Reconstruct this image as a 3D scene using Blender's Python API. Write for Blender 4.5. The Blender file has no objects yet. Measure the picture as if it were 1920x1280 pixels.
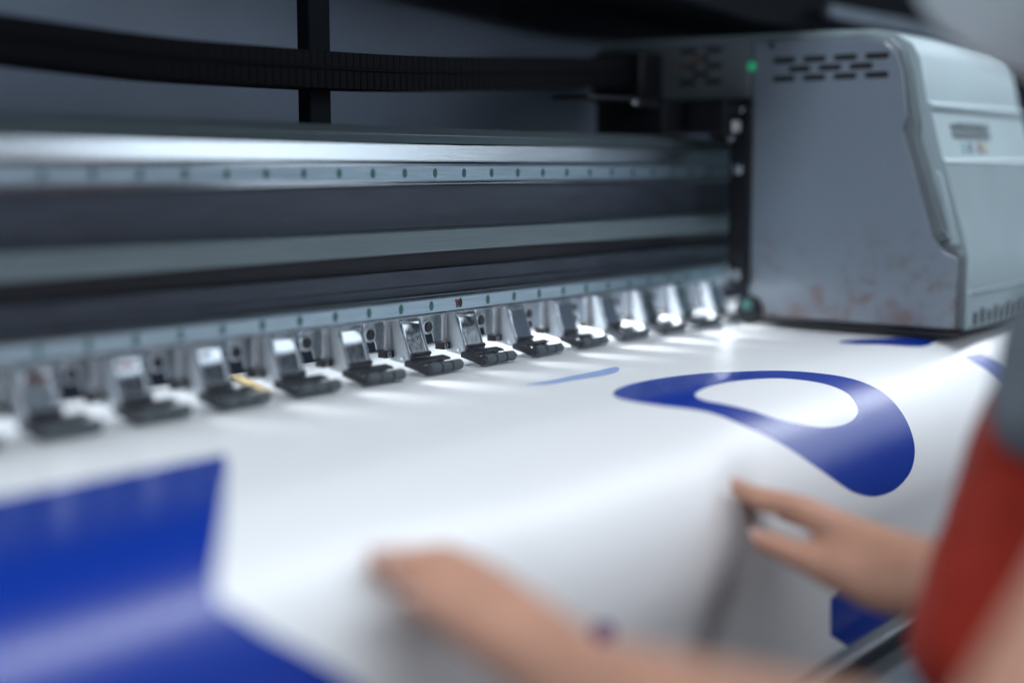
import bpy, bmesh, math, random
from mathutils import Vector, Matrix
from mathutils.geometry import tessellate_polygon
random.seed(7)
scene = bpy.context.scene
COL = scene.collection
Y_REAR, Y_FLAT, R_APRON, A_MAX = 0.14, -0.195, 0.122, math.radians(84)
S_FLAT = Y_REAR - Y_FLAT
def profile(s):
    """feed distance s from the rear edge -> (Y, Z, normal Y, normal Z) of the platen and its rounded front"""
    if s <= S_FLAT: return Y_REAR - s, 0.0, 0.0, 1.0
    a = (s - S_FLAT) / R_APRON
    if a <= A_MAX: return Y_FLAT - R_APRON*math.sin(a), -R_APRON*(1-math.cos(a)), -math.sin(a), math.cos(a)
    e = (a - A_MAX)*R_APRON
    y = Y_FLAT - R_APRON*math.sin(A_MAX); z = -R_APRON*(1-math.cos(A_MAX))
    return y - e*math.cos(A_MAX), z - e*math.sin(A_MAX), -math.sin(A_MAX), math.cos(A_MAX)
def sstep(a, b, x):
    t = min(1.0, max(0.0, (x-a)/(b-a))); return t*t*(3-2*t)
def bulge(x, s):
    """the loose sheet bulges up between the two hands and dips under the right hand"""
    f = sstep(0.36, 0.50, s)
    xr = 0.838 - 1.0*(s-0.479)
    b = 0.011*sstep(0.50, 0.66, x)*(1 - sstep(xr-0.045, xr+0.045, x))
    w = 0.0008*math.sin(x*9+1.0)*sstep(0.2, 0.4, s) + 0.0004*math.sin(x*23 + s*7)*sstep(0.15, 0.35, s)
    lift = 0.013*sstep(1.28, 1.46, x)*sstep(0.33, 0.40, s)*(1 - sstep(0.42, 0.56, s))
    return b*f + w + lift + 0.0012
def sheet(x, s, off=0.0):
    y, z, ny, nz = profile(s); h = bulge(x, s) + off
    return (x, y + ny*h, z + nz*h)

# ------------------------------------------------------------------ materials
def nt(name):
    m = bpy.data.materials.new(name); m.use_nodes = True
    n = m.node_tree.nodes; l = m.node_tree.links
    return m, n, l, n['Principled BSDF']
def mat(name, col, rough=0.5, metal=0.0, spec=0.5, var=0.12, scale=40.0, bump=0.0, bscale=None, stretch=None,
        coat=0.0, rvar=0.0, emit=None, estr=0.0, sheen=0.0, sss=0.0):
    m, n, l, p = nt(name)
    p.inputs['Roughness'].default_value = rough; p.inputs['Metallic'].default_value = metal
    p.inputs['Specular IOR Level'].default_value = spec; p.inputs['Coat Weight'].default_value = coat
    p.inputs['Coat Roughness'].default_value = 0.15
    if sheen: p.inputs['Sheen Weight'].default_value = sheen
    if sss:
        p.inputs['Subsurface Weight'].default_value = sss
        p.inputs['Subsurface Radius'].default_value = (0.012, 0.005, 0.003); p.inputs['Subsurface Scale'].default_value = 1.0
    tc = n.new('ShaderNodeTexCoord'); mp = n.new('ShaderNodeMapping')
    l.new(tc.outputs['Object'], mp.inputs['Vector'])
    if stretch: mp.inputs['Scale'].default_value = stretch
    no = n.new('ShaderNodeTexNoise'); no.inputs['Scale'].default_value = scale; no.inputs['Detail'].default_value = 6
    l.new(mp.outputs[0], no.inputs['Vector'])
    cr = n.new('ShaderNodeValToRGB')
    cr.color_ramp.elements[0].position = 0.3; cr.color_ramp.elements[1].position = 0.7
    cr.color_ramp.elements[0].color = tuple(c*(1-var) for c in col) + (1,)
    cr.color_ramp.elements[1].color = tuple(min(1, c*(1+var)) for c in col) + (1,)
    l.new(no.outputs['Fac'], cr.inputs['Fac']); l.new(cr.outputs['Color'], p.inputs['Base Color'])
    if rvar:
        mr = n.new('ShaderNodeMapRange'); mr.inputs['To Min'].default_value = max(0.02, rough-rvar); mr.inputs['To Max'].default_value = rough+rvar
        mr.inputs['From Min'].default_value = 0.3; mr.inputs['From Max'].default_value = 0.7
        l.new(no.outputs['Fac'], mr.inputs['Value']); l.new(mr.outputs[0], p.inputs['Roughness'])
    if bump:
        nb = n.new('ShaderNodeTexNoise'); nb.inputs['Scale'].default_value = bscale or scale*4; nb.inputs['Detail'].default_value = 4
        l.new(mp.outputs[0], nb.inputs['Vector'])
        b = n.new('ShaderNodeBump'); b.inputs['Strength'].default_value = bump; b.inputs['Distance'].default_value = 0.001
        l.new(nb.outputs['Fac'], b.inputs['Height']); l.new(b.outputs[0], p.inputs['Normal'])
    if emit:
        p.inputs['Emission Color'].default_value = emit + (1,); p.inputs['Emission Strength'].default_value = estr
    return m

BR = (0.6, 40, 40)      # brushed along X
M = {}
M['rail_bright'] = mat('brushed bright rail', (0.76,0.82,0.86), 0.24, 1.0, var=0.04, scale=30, stretch=BR, bump=0.10, bscale=60, rvar=0.03)
M['rail_grey'] = mat('satin grey rail', (0.21,0.27,0.29), 0.42, 0.35, var=0.10, scale=24, stretch=BR, bump=0.15, bscale=60, rvar=0.05)
M['ruler'] = mat('brushed ruler strip', (0.40,0.51,0.58), 0.34, 0.9, var=0.22, scale=30, stretch=BR, bump=0.4, bscale=50, rvar=0.08)
M['web'] = mat('dark anodised web', (0.068,0.082,0.108), 0.42, 0.4, var=0.15, scale=14, stretch=(1.5,8,8), rvar=0.06)
M['recess'] = mat('black recess', (0.02,0.022,0.03), 0.5, 0.2)
M['lip'] = mat('polished lip', (0.70,0.74,0.78), 0.16, 1.0, var=0.04, scale=20, stretch=BR)
M['oval'] = mat('dark green plug', (0.035,0.16,0.15), 0.35, 0.1, var=0.3, scale=400)
M['oval_dark'] = mat('blackened plug', (0.02,0.018,0.02), 0.45, 0.1, var=0.3, scale=400)
M['rust'] = mat('red brown smear', (0.16,0.05,0.045), 0.6, 0.0, var=0.3, scale=300)
M['steel'] = mat('galvanised bracket steel', (0.56,0.60,0.64), 0.12, 1.0, var=0.05, scale=250, rvar=0.03)
M['steel_matte'] = mat('dull zinc plated steel', (0.62,0.66,0.70), 0.42, 0.65, var=0.06, scale=300, rvar=0.04)
M['steel_dark'] = mat('dark zinc plate', (0.40,0.44,0.48), 0.34, 0.9, var=0.12, scale=260, rvar=0.05)
M['steel_edge'] = mat('polished pin', (0.75,0.77,0.8), 0.12, 1.0, var=0.03)
M['spring'] = mat('spring wire', (0.85,0.86,0.88), 0.25, 1.0, var=0.05)
M['plastic'] = mat('dark grey moulded plastic', (0.028,0.032,0.042), 0.42, 0.0, var=0.15, scale=300, bump=0.3, bscale=2500)
M['rubber'] = mat('grey rubber roller', (0.075,0.095,0.11), 0.45, 0.0, var=0.12, scale=300, bump=0.3, bscale=1800)
M['black'] = mat('black part', (0.008,0.009,0.012), 0.4)
M['chain'] = mat('black chain plastic', (0.004,0.005,0.008), 0.7, 0.0, spec=0.15, var=0.2, scale=120, bump=0.2)
M['panel'] = mat('blue grey painted panel', (0.27,0.33,0.43), 0.5, 0.0, var=0.05, scale=8, bump=0.25, bscale=900, rvar=0.05)
M['post'] = mat('dark painted post', (0.006,0.009,0.014), 0.7, spec=0.15)
M['hood'] = mat('dark hood paint', (0.005,0.007,0.011), 0.7, 0.0, spec=0.15)
M['hood_trim'] = mat('pale hood reflection', (0.25,0.3,0.36), 0.35, 0.3)
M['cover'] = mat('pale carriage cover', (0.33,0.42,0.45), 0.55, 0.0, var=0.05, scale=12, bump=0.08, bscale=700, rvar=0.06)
M['cover_shade'] = mat('shaded carriage side plastic', (0.15,0.18,0.20), 0.45, 0.0, var=0.06, scale=14)  # cover grey darkened to carry the hood's shading
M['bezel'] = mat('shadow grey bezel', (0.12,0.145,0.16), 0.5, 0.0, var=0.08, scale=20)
M['mech'] = mat('mechanism black', (0.005,0.006,0.010), 0.5, 0.0, spec=0.3)
M['slot'] = mat('slot black', (0.006,0.008,0.010), 0.6)
M['green_led'] = mat('green lamp', (0.01,0.3,0.15), 0.3, emit=(0.05,0.75,0.35), estr=0.22)
M['orange'] = mat('orange wire', (0.30,0.10,0.03), 0.5)
M['tape'] = mat('tan masking tape', (0.62,0.47,0.25), 0.6, var=0.08, scale=90, bump=0.3)
M['platen'] = mat('platen aluminium', (0.3,0.33,0.36), 0.35, 0.8, stretch=BR)
M['front'] = mat('front panel grey blue', (0.10,0.13,0.16), 0.45, 0.1, var=0.08)
M['bar'] = mat('dark front bar', (0.028,0.035,0.045), 0.4, 0.3)
M['skin'] = mat('skin', (0.52,0.275,0.19), 0.5, 0.0, spec=0.4, var=0.10, scale=35, bump=0.25, bscale=500, sss=0.12)
M['nail'] = mat('nail', (0.62,0.38,0.34), 0.3, 0.0, spec=0.5, var=0.03)
M['red'] = mat('red work vest cloth', (0.38,0.030,0.016), 0.8, 0.0, spec=0.2, var=0.18, scale=30, bump=0.5, bscale=900, sheen=0.1)
M['grey'] = mat('grey shirt cloth', (0.17,0.20,0.23), 0.85, 0.0, spec=0.2, var=0.10, scale=40, bump=0.5, bscale=900)
M['cap'] = mat('pale grey cap cloth', (0.78,0.88,0.92), 0.8, 0.0, spec=0.2, var=0.10, scale=12, bump=0.4, bscale=700)
M['trousers'] = mat('dark trousers', (0.03,0.035,0.05), 0.85)
M['floor'] = mat('grey floor', (0.09,0.10,0.11), 0.5)
M['dark_room'] = mat('dark wall', (0.02,0.024,0.03), 0.7)
M['led'] = mat('white lamp strip', (0.9,0.95,1.0), 0.4, emit=(0.86,0.93,1.0), estr=10.0)
M['sheetlamp'] = mat('label white', (0.6,0.64,0.66), 0.4)
M['ink_red'] = mat('label red', (0.30,0.16,0.19), 0.5)
M['ink_yellow'] = mat('label yellow', (0.42,0.44,0.24), 0.5)
M['ink_cyan'] = mat('label cyan', (0.20,0.34,0.40), 0.5)
M['ink_dark'] = mat('label dark', (0.10,0.13,0.14), 0.5)

# stained side panel of the carriage: reddish ink smears low down, worn grey paint
def stained():
    m, n, l, p = nt('stained grey side panel')
    p.inputs['Specular IOR Level'].default_value = 0.9; p.inputs['Coat Weight'].default_value = 0.6; p.inputs['Coat Roughness'].default_value = 0.13
    tc = n.new('ShaderNodeTexCoord')
    def noise(sc, det=6, off=(0,0,0)):
        mp = n.new('ShaderNodeMapping'); mp.inputs['Location'].default_value = off
        l.new(tc.outputs['Object'], mp.inputs['Vector'])
        t = n.new('ShaderNodeTexNoise'); t.inputs['Scale'].default_value = sc; t.inputs['Detail'].default_value = det
        l.new(mp.outputs[0], t.inputs['Vector']); return t.outputs['Fac']
    def ramp(src, a, b):
        r = n.new('ShaderNodeMapRange'); r.inputs['From Min'].default_value = a; r.inputs['From Max'].default_value = b
        r.interpolation_type = 'SMOOTHSTEP'
        l.new(src, r.inputs['Value']); return r.outputs[0]
    def mul(a, b):
        x = n.new('ShaderNodeMath'); x.operation = 'MULTIPLY'; l.new(a, x.inputs[0]); l.new(b, x.inputs[1]) if not isinstance(b, float) else setattr(x.inputs[1], 'default_value', b); return x.outputs[0]
    def mix(f, a, b):
        x = n.new('ShaderNodeMix'); x.data_type = 'RGBA'
        l.new(f, x.inputs[0])
        if isinstance(a, tuple): x.inputs[6].default_value = a
        else: l.new(a, x.inputs[6])
        x.inputs[7].default_value = b; return x.outputs[2]
    sep = n.new('ShaderNodeSeparateXYZ'); l.new(tc.outputs['Object'], sep.inputs[0])
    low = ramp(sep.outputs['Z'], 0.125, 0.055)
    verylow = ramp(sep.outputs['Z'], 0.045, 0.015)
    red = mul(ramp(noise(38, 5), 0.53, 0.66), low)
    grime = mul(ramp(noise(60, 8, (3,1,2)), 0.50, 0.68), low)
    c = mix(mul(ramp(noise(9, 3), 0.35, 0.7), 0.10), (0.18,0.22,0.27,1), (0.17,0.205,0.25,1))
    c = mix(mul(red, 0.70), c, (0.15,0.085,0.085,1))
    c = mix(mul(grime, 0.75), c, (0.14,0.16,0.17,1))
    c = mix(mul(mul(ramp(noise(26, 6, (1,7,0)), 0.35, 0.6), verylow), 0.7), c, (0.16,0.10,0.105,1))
    l.new(c, p.inputs['Base Color'])
    r = ramp(noise(30, 6), 0.3, 0.7)
    mr = n.new('ShaderNodeMapRange'); mr.inputs['To Min'].default_value = 0.29; mr.inputs['To Max'].default_value = 0.32
    l.new(r, mr.inputs['Value']); l.new(mr.outputs[0], p.inputs['Roughness'])
    return m
M['side'] = stained()

# vinyl: white sheet and its blue print, both glossy with a fine woven scrim
def vinyl(name, col, rough):
    m, n, l, p = nt(name)
    p.inputs['Roughness'].default_value = rough; p.inputs['Specular IOR Level'].default_value = 0.5
    p.inputs['Base Color'].default_value = col + (1,)
    uv = n.new('ShaderNodeUVMap'); uv.uv_map = 'sheet'
    sep = n.new('ShaderNodeSeparateXYZ'); l.new(uv.outputs[0], sep.inputs[0])
    def sine(o, period):
        a = n.new('ShaderNodeMath'); a.operation = 'MULTIPLY'; a.inputs[1].default_value = 2*math.pi/period; l.new(o, a.inputs[0])
        b = n.new('ShaderNodeMath'); b.operation = 'SINE'; l.new(a.outputs[0], b.inputs[0]); return b.outputs[0]
    a = n.new('ShaderNodeMath'); a.operation = 'MULTIPLY_ADD'; a.inputs[1].default_value = 0.35
    l.new(sine(sep.outputs['Y'], 0.0014), a.inputs[0]); l.new(sine(sep.outputs['X'], 0.0021), a.inputs[2])
    b = n.new('ShaderNodeBump'); b.inputs['Strength'].default_value = 0.5; b.inputs['Distance'].default_value = 0.00004
    l.new(a.outputs[0], b.inputs['Height'])
    tc = n.new('ShaderNodeTexCoord'); no = n.new('ShaderNodeTexNoise'); no.inputs['Scale'].default_value = 6; l.new(tc.outputs['Object'], no.inputs['Vector'])
    b2 = n.new('ShaderNodeBump'); b2.inputs['Strength'].default_value = 0.12; b2.inputs['Distance'].default_value = 0.01
    l.new(no.outputs['Fac'], b2.inputs['Height']); l.new(b.outputs[0], b2.inputs['Normal']); l.new(b2.outputs[0], p.inputs['Normal'])
    return m
M['vinyl'] = vinyl('white vinyl', (0.78,0.79,0.80), 0.36)
M['ink'] = vinyl('blue ink on vinyl', (0.004,0.033,0.30), 0.27)
M['ink_pale'] = vinyl('pale blue ink on vinyl', (0.30,0.42,0.70), 0.28)

# ------------------------------------------------------------------ mesh helpers
class MB:
    def __init__(s): s.bm = bmesh.new(); s.mats = []; s.cur = 0
    def mat(s, m):
        if m not in s.mats: s.mats.append(m)
        s.cur = s.mats.index(m); return s
    def _new(s, fs, smooth=False):
        for f in fs: f.material_index = s.cur; f.smooth = smooth
    def box(s, x0, x1, y0, y1, z0, z1):
        v = [s.bm.verts.new((x,y,z)) for x in (x0,x1) for y in (y0,y1) for z in (z0,z1)]
        fs = [s.bm.faces.new([v[i] for i in q]) for q in ((0,1,3,2),(4,6,7,5),(0,4,5,1),(2,3,7,6),(0,2,6,4),(1,5,7,3))]
        s._new(fs); return s
    def prism_x(s, poly, x0, x1, smooth=False):
        """poly of (y, z) swept along x"""
        a = [s.bm.verts.new((x0,y,z)) for y,z in poly]; b = [s.bm.verts.new((x1,y,z)) for y,z in poly]
        fs = [s.bm.faces.new(a), s.bm.faces.new(b[::-1])]
        n = len(poly); sd = [s.bm.faces.new([a[i], b[i], b[(i+1)%n], a[(i+1)%n]]) for i in range(n)]
        s._new(fs); s._new(sd, smooth); return s
    def prism_y(s, poly, y0, y1):
        a = [s.bm.verts.new((x,y0,z)) for x,z in poly]; b = [s.bm.verts.new((x,y1,z)) for x,z in poly]
        fs = [s.bm.faces.new(a), s.bm.faces.new(b[::-1])]
        n = len(poly); fs += [s.bm.faces.new([a[i], b[i], b[(i+1)%n], a[(i+1)%n]]) for i in range(n)]
        s._new(fs); return s
    def rod(s, p, q, r, seg=20, r2=None, smooth=True):
        p = Vector(p); q = Vector(q); d = (q-p).normalized()
        u = d.orthogonal().normalized(); w = d.cross(u); r2 = r if r2 is None else r2
        A = [s.bm.verts.new(p + (u*math.cos(t)+w*math.sin(t))*r) for t in [2*math.pi*i/seg for i in range(seg)]]
        B = [s.bm.verts.new(q + (u*math.cos(t)+w*math.sin(t))*r2) for t in [2*math.pi*i/seg for i in range(seg)]]
        s._new([s.bm.faces.new(A[::-1]), s.bm.faces.new(B)])
        s._new([s.bm.faces.new([A[i], A[(i+1)%seg], B[(i+1)%seg], B[i]]) for i in range(seg)], smooth); return s
    def tube(s, pts, r, seg=8):
        rings = []
        for i, p in enumerate(pts):
            p = Vector(p); a = Vector(pts[max(0,i-1)]); b = Vector(pts[min(len(pts)-1,i+1)])
            d = (b-a).normalized(); u = d.cross(Vector((0.13,0.2,0.97))).normalized(); w = d.cross(u)
            rings.append([s.bm.verts.new(p + (u*math.cos(t)+w*math.sin(t))*r) for t in [2*math.pi*k/seg for k in range(seg)]])
        fs = [s.bm.faces.new(rings[0][::-1]), s.bm.faces.new(rings[-1])]
        for A, B in zip(rings, rings[1:]):
            fs += [s.bm.faces.new([A[i], A[(i+1)%seg], B[(i+1)%seg], B[i]]) for i in range(seg)]
        s._new(fs, True); return s
    def bone(s, p, rp, q, rq, sub=2, flat=None):
        """hull of two spheres: one tapered limb segment"""
        t = bmesh.new()
        for c, r in ((p, rp), (q, rq)):
            bmesh.ops.create_icosphere(t, subdivisions=sub, radius=r, matrix=Matrix.Translation(Vector(c)))
        bmesh.ops.convex_hull(t, input=t.verts[:])
        bmesh.ops.delete(t, geom=[v for v in t.verts if not v.link_faces], context='VERTS')
        me = bpy.data.meshes.new('tmp'); t.to_mesh(me); t.free(); s.bm.from_mesh(me); bpy.data.meshes.remove(me); return s
    def hull(s, balls, sub=2):
        t = bmesh.new()
        for c in balls:
            bmesh.ops.create_icosphere(t, subdivisions=sub, radius=c[3], matrix=Matrix.Translation(Vector(c[:3])))
        bmesh.ops.convex_hull(t, input=t.verts[:])
        bmesh.ops.delete(t, geom=[v for v in t.verts if not v.link_faces], context='VERTS')
        me = bpy.data.meshes.new('tmp'); t.to_mesh(me); t.free(); s.bm.from_mesh(me); bpy.data.meshes.remove(me); return s
    def build(s, name, m=None, parent=None, bevel=0.0, seg=2, loc=None):
        bmesh.ops.recalc_face_normals(s.bm, faces=s.bm.faces[:])
        me = bpy.data.meshes.new(name); s.bm.to_mesh(me); s.bm.free()
        for x in (s.mats or [m]): me.materials.append(M[x] if isinstance(x, str) else x)
        o = bpy.data.objects.new(name, me); COL.objects.link(o)
        if parent: o.parent = parent
        if loc: o.location = loc
        if bevel:
            b = o.modifiers.new('bevel', 'BEVEL'); b.width = bevel; b.segments = seg; b.limit_method = 'ANGLE'; b.angle_limit = math.radians(35)
            b.harden_normals = False
            for f in me.polygons: f.use_smooth = True
            me.set_sharp_from_angle(angle=math.radians(40))
        return o
def empty(name, loc=(0,0,0)):
    o = bpy.data.objects.new(name, None); COL.objects.link(o); o.location = loc; o.empty_display_size = 0.02; return o
def tag(o, label=None, cat=None, group=None, kind=None):
    if label: o['label'] = label
    if cat: o['category'] = cat
    if group: o['group'] = group
    if kind: o['kind'] = kind
    return o

# ------------------------------------------------------------------ beam across the printer
XA, XB = -0.6, 2.7
beam = empty('gantry_beam', (1.0, 0.05, 0.05))
tag(beam, 'long horizontal metal beam with two green-dotted ruler strips above the white sheet', 'printer beam')
def bp(name, poly, m, bevel=0.0006, smooth=False, parent=beam):
    o = MB().prism_x(poly, XA, XB, smooth).build(name, m, None, bevel)
    o.parent = parent; o.matrix_parent_inverse = Matrix.Translation(-beam.location); return o
bp('top_rail', [(0.045,0.1945),(0.040,0.2015),(0.048,0.2085),(0.125,0.2085),(0.125,0.1945)], 'rail_grey')
bp('bright_rail', [(0.032,0.1782),(0.0305,0.1795),(0.0320,0.1935),(0.120,0.1935),(0.120,0.1782)], 'rail_bright')
us = bp('ruler_strip', [(0.030,0.1615),(0.030,0.1772),(0.060,0.1772),(0.060,0.1615)], 'ruler')
bp('lip', [(0.0265,0.1597),(0.0265,0.1608),(0.060,0.1608),(0.060,0.1592)], 'lip', 0.0003)
bp('web_panel', [(0.040,0.1226),(0.040,0.1586),(0.110,0.1586),(0.110,0.1226)], 'web', 0)
bp('ledge_rail', [(0.027,0.1022),(0.0265,0.1040),(0.0265,0.1205),(0.030,0.1220),(0.110,0.1220),(0.110,0.1022)], 'rail_grey')
bp('recess_panel', [(0.046,0.0872),(0.046,0.1016),(0.110,0.1016),(0.110,0.0872)], 'recess', 0)
bp('lower_web', [(0.036,0.0655),(0.036,0.0725),(0.0385,0.0740),(0.0385,0.0866),(0.110,0.0866),(0.110,0.0655)], 'web')
bp('strip_edge', [(0.0285,0.0638),(0.0265,0.0649),(0.060,0.0649),(0.060,0.0632)], 'rail_grey', 0.0003)
ls = bp('ruler_strip', [(0.030,0.0492),(0.030,0.0626),(0.060,0.0626),(0.060,0.0492)], 'ruler')
bp('lip', [(0.0275,0.0475),(0.0275,0.0486),(0.125,0.0486),(0.125,0.0475)], 'lip', 0.0003)
# fine teeth along both strips (part of the strip surface)
def teeth(z0, z1, par):
    mb = MB()
    x = 0.25
    while x < 1.6:
        mb.box(x, x+0.0011, 0.0290, 0.0304, z0, z1); x += 0.0022
    o = mb.build('tooth_track', 'lip'); o.parent = par
    return o
teeth(0.1752, 0.1770, us); teeth(0.0609, 0.0624, ls); teeth(0.1618, 0.1630, us)
def oval(x, zc, h, par, m='oval'):
    mb = MB(); pts = []
    for k in range(16):
        t = 2*math.pi*k/16; pts.append((x+0.0026*math.cos(t), zc + h*math.sin(t)))
    mb.prism_y(pts, 0.0297, 0.0310)
    o = mb.build('oval_mark', m); o.parent = par; return o
for i in range(-14, 22):
    x = 0.9276 + i*0.0386
    if 0.45 < x < 1.40: oval(x, 0.1692, 0.0040, us)
for i in range(-14, 22):
    x = 0.9603 + i*0.0388
    if 0.45 < x < 1.42:
        o = oval(x, 0.0555, 0.0042, ls, 'oval_dark' if i == 0 else 'oval')
        if i == 0:
            o['label'] = 'blackened oval mark with a red brown smear beside it'
            mb = MB(); mb.prism_y([(x-0.0075,0.0590),(x-0.003,0.0588),(x-0.0028,0.0520),(x-0.0052,0.0515),(x-0.0062,0.0560)], 0.0296, 0.0302)
            q = mb.build('smear', 'rust'); q.parent = ls
bp('rear_skirt', [(0.128,0.022),(0.128,0.0470),(0.140,0.0470),(0.140,0.022)], 'web', 0)
bp('lamp_strip', [(0.076,0.0450),(0.086,0.0450),(0.086,0.0474),(0.076,0.0474)], 'led', 0)
bp('beam_core', [(0.112,0.0495),(0.112,0.1940),(0.124,0.1940),(0.124,0.0495)], 'recess', 0)

# ------------------------------------------------------------------ pinch roller units
ROLL0, PITCH = 0.9704, 0.0735
def make_roller():
    t = empty('pinch_roller', (ROLL0, 0, 0))
    # bent steel bracket: sloping front plate with slightly domed top and two side flanges
    mb = MB(); mb.mat('steel')
    nx, nz = 8, 24; x0, x1 = -0.0104, 0.0157; g = []
    for j in range(nz+1):
        v = j/nz; row = []
        for i in range(nx+1):
            u = i/nx
            y = 0.0370 - 0.0138*v; z = 0.0472 - 0.0352*v
            dome = (0.0009+0.0005*math.sin(math.pi*u))*math.exp(-((v-0.17)/0.16)**2)
            y += 0.0035*max(0, (0.12-v)/0.12)**2
            row.append(mb.bm.verts.new((x0+(x1-x0)*u, y-dome, z)))
        g.append(row)
    fs = [mb.bm.faces.new([g[j][i], g[j+1][i], g[j+1][i+1], g[j][i+1]]) for j in range(nz) for i in range(nx)]
    mb._new(fs, True)
    pl = mb.build('front_plate', 'steel', t); so = pl.modifiers.new('s', 'SOLIDIFY'); so.thickness = 0.0011; so.offset = -1
    def flange(xa, xb):
        pts = [(0.0372,0.0472),(0.0252,0.0150),(0.0236,0.0115),(0.0246,0.0088),(0.0272,0.0076),(0.0440,0.0098),(0.0465,0.0130),(0.0470,0.0472)]
        return MB().prism_x(pts, xa, xb).build('side_flange', 'steel_matte', t, 0.0003)
    f1 = flange(-0.0118, -0.0106); flange(0.0159, 0.0171)
    MB().rod((-0.0132,0.0305,0.0122),(-0.0117,0.0305,0.0122),0.0017,16).build('pin', 'steel_edge', f1, 0.0003)
    # bolt plate with hexagonal boss
    bpz = MB().prism_y([(-0.0370,0.0474),(-0.0375,0.0400),(-0.0375,0.0275),(-0.0330,0.0262),(-0.0262,0.0280),(-0.0235,0.0240),(-0.0225,0.0190),(-0.0110,0.0190),(-0.0110,0.0474)], 0.0500,0.0512).build('mounting_plate', 'steel_dark', t, 0.0003)
    ring = []
    mb = MB()
    for k in range(33):
        a = 2*math.pi*k/32; ring.append((-0.0320+0.0058*math.cos(a), 0.0488, 0.0330+0.0058*math.sin(a)))
    mb.tube(ring, 0.0007, 8); mb.build('washer_ring', 'steel_matte', bpz)
    mb = MB(); hx = [(-0.0320+0.0046*math.cos(math.pi*k/3), 0.0330+0.0046*math.sin(math.pi*k/3)) for k in range(6)]
    mb.prism_y(hx, 0.0470, 0.0500); mb.build('hex_nut', 'plastic', bpz, 0.0003)
    # pair of coil springs on hooks
    for sx in (-0.0176, -0.0138):
        pts = []; turns = 13; z0, z1 = 0.0195, 0.0400
        for k in range(turns*10+1):
            a = 2*math.pi*k/10; pts.append((sx+0.0017*math.cos(a), 0.0440+0.0017*math.sin(a), z0+(z1-z0)*k/(turns*10)))
        mb = MB(); mb.tube(pts, 0.00055, 6)
        lp = [(sx+0.0017*math.cos(a), 0.0440, 0.0419+0.0019*math.sin(a)) for a in [2*math.pi*k/14 for k in range(15)]]
        mb.tube(lp, 0.00055, 6); mb.build('spring', 'spring', t)
    mb = MB(); mb.mat('black').box(-0.0225,-0.0120, 0.0400,0.0490, 0.0125,0.0185)
    mb.mat('steel_edge').tube([(-0.0185+0.0019*math.cos(a), 0.0392, 0.0158+0.0019*math.sin(a)) for a in [2*math.pi*k/16 for k in range(17)]], 0.00035, 6)
    mb.build('spring_anchor', None, t, 0.0002)
    # dark plastic fork with cross bar
    fr = MB()
    arm = [(0.0235,0.0068),(0.0230,0.0115),(0.0205,0.0122),(0.0010,0.0086),(-0.0030,0.0078),(-0.0048,0.0050),(-0.0035,0.0020),(0.0000,0.0012),(0.0090,0.0035)]
    fr.prism_x(arm, -0.0180, -0.0142)
    fr.prism_x([(0.0205,0.0055),(0.0230,0.0115),(0.0200,0.0124),(0.0118,0.0108),(0.0108,0.0090),(0.0175,0.0085)], -0.0141, 0.0290)
    fr.prism_x([(0.0200,0.0080),(0.0200,0.0122),(0.0060,0.0097),(0.0055,0.0082)], -0.0008, 0.0012)
    fr.prism_x([(0.0200,0.0080),(0.0200,0.0122),(0.0060,0.0097),(0.0055,0.0082)], 0.0125, 0.0145)
    fr.build('fork', 'plastic', t, 0.0005, 2)
    MB().prism_x([(0.0262,0.0075),(0.0262,0.0150),(0.0300,0.0175),(0.0330,0.0150),(0.0330,0.0075)], -0.0095, 0.0148).build('hinge_block', 'black', t, 0.001)
    hb = MB().rod((-0.0090,0.0228,0.0150),(0.0145,0.0228,0.0150),0.0019).build('hinge_pin', 'plastic', t)
    for k, (a, b) in enumerate(((-0.0138,-0.0012),(0.0004,0.0130),(0.0146,0.0290))):
        if k < 2: MB().rod((a,0,0.0058),(b,0,0.0058),0.0046,28).build('roller', 'rubber', t, 0.0004)
        else:
            mb = MB(); mb.rod((a,0,0.0058),(b-0.0025,0,0.0058),0.0046,28); mb.rod((b-0.0024,0,0.0058),(b,0,0.0058),0.0046,28,0.0033)
            mb.build('roller', 'rubber', t, 0.0003)
    MB().rod((-0.0140,0,0.0058),(0.0275,0,0.0058),0.0028,16).build('axle', 'black', t)
    return t
def dup(o, parent=None):
    c = o.copy(); COL.objects.link(c)
    if parent: c.parent = parent
    for ch in o.children: dup(ch, c)
    return c
proto = make_roller()
G = 'spring-loaded pinch rollers in a row under the beam'
texts = {
 -7: 'pinch roller cut off by the left edge of the photo, most blurred of the row',
 -6: 'blurred pinch roller at the far left, first whole one of the row',
 -5: 'blurred pinch roller second from the left, above the blue block print',
 -4: 'pinch roller third from the left, with the tan tape strip on its right',
 -3: 'pinch roller fourth from the left, between the tan tape and a brightly lit bracket',
 -2: 'pinch roller with white glare on its plate, two left of the sharpest one',
 -1: 'nearly sharp pinch roller directly left of the sharpest one',
 0: 'sharpest pinch roller in focus, below the blackened oval mark on the ruler',
 1: 'slightly blurred pinch roller directly right of the sharpest one',
 2: 'pinch roller above the thin blue swoosh, second to the right of the sharpest one',
 3: 'pinch roller third right of the sharpest one, behind the thin swoosh tip',
 4: 'pinch roller with tall white glare, third from the carriage side panel',
 5: 'blurred pinch roller in bright light, second from the carriage side panel',
 6: 'last pinch roller of the row, closest to the grey carriage side panel'}
for k in range(-7, 7):
    o = proto if k == 0 else dup(proto)
    o.location = (ROLL0 + PITCH*k + random.uniform(-0.0008,0.0008)*(k != 0), 0, 0.0015)
    o.rotation_euler.z = random.uniform(-0.025,0.025)*(k != 0)
    tag(o, texts[k], 'pinch roller', G)

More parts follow.
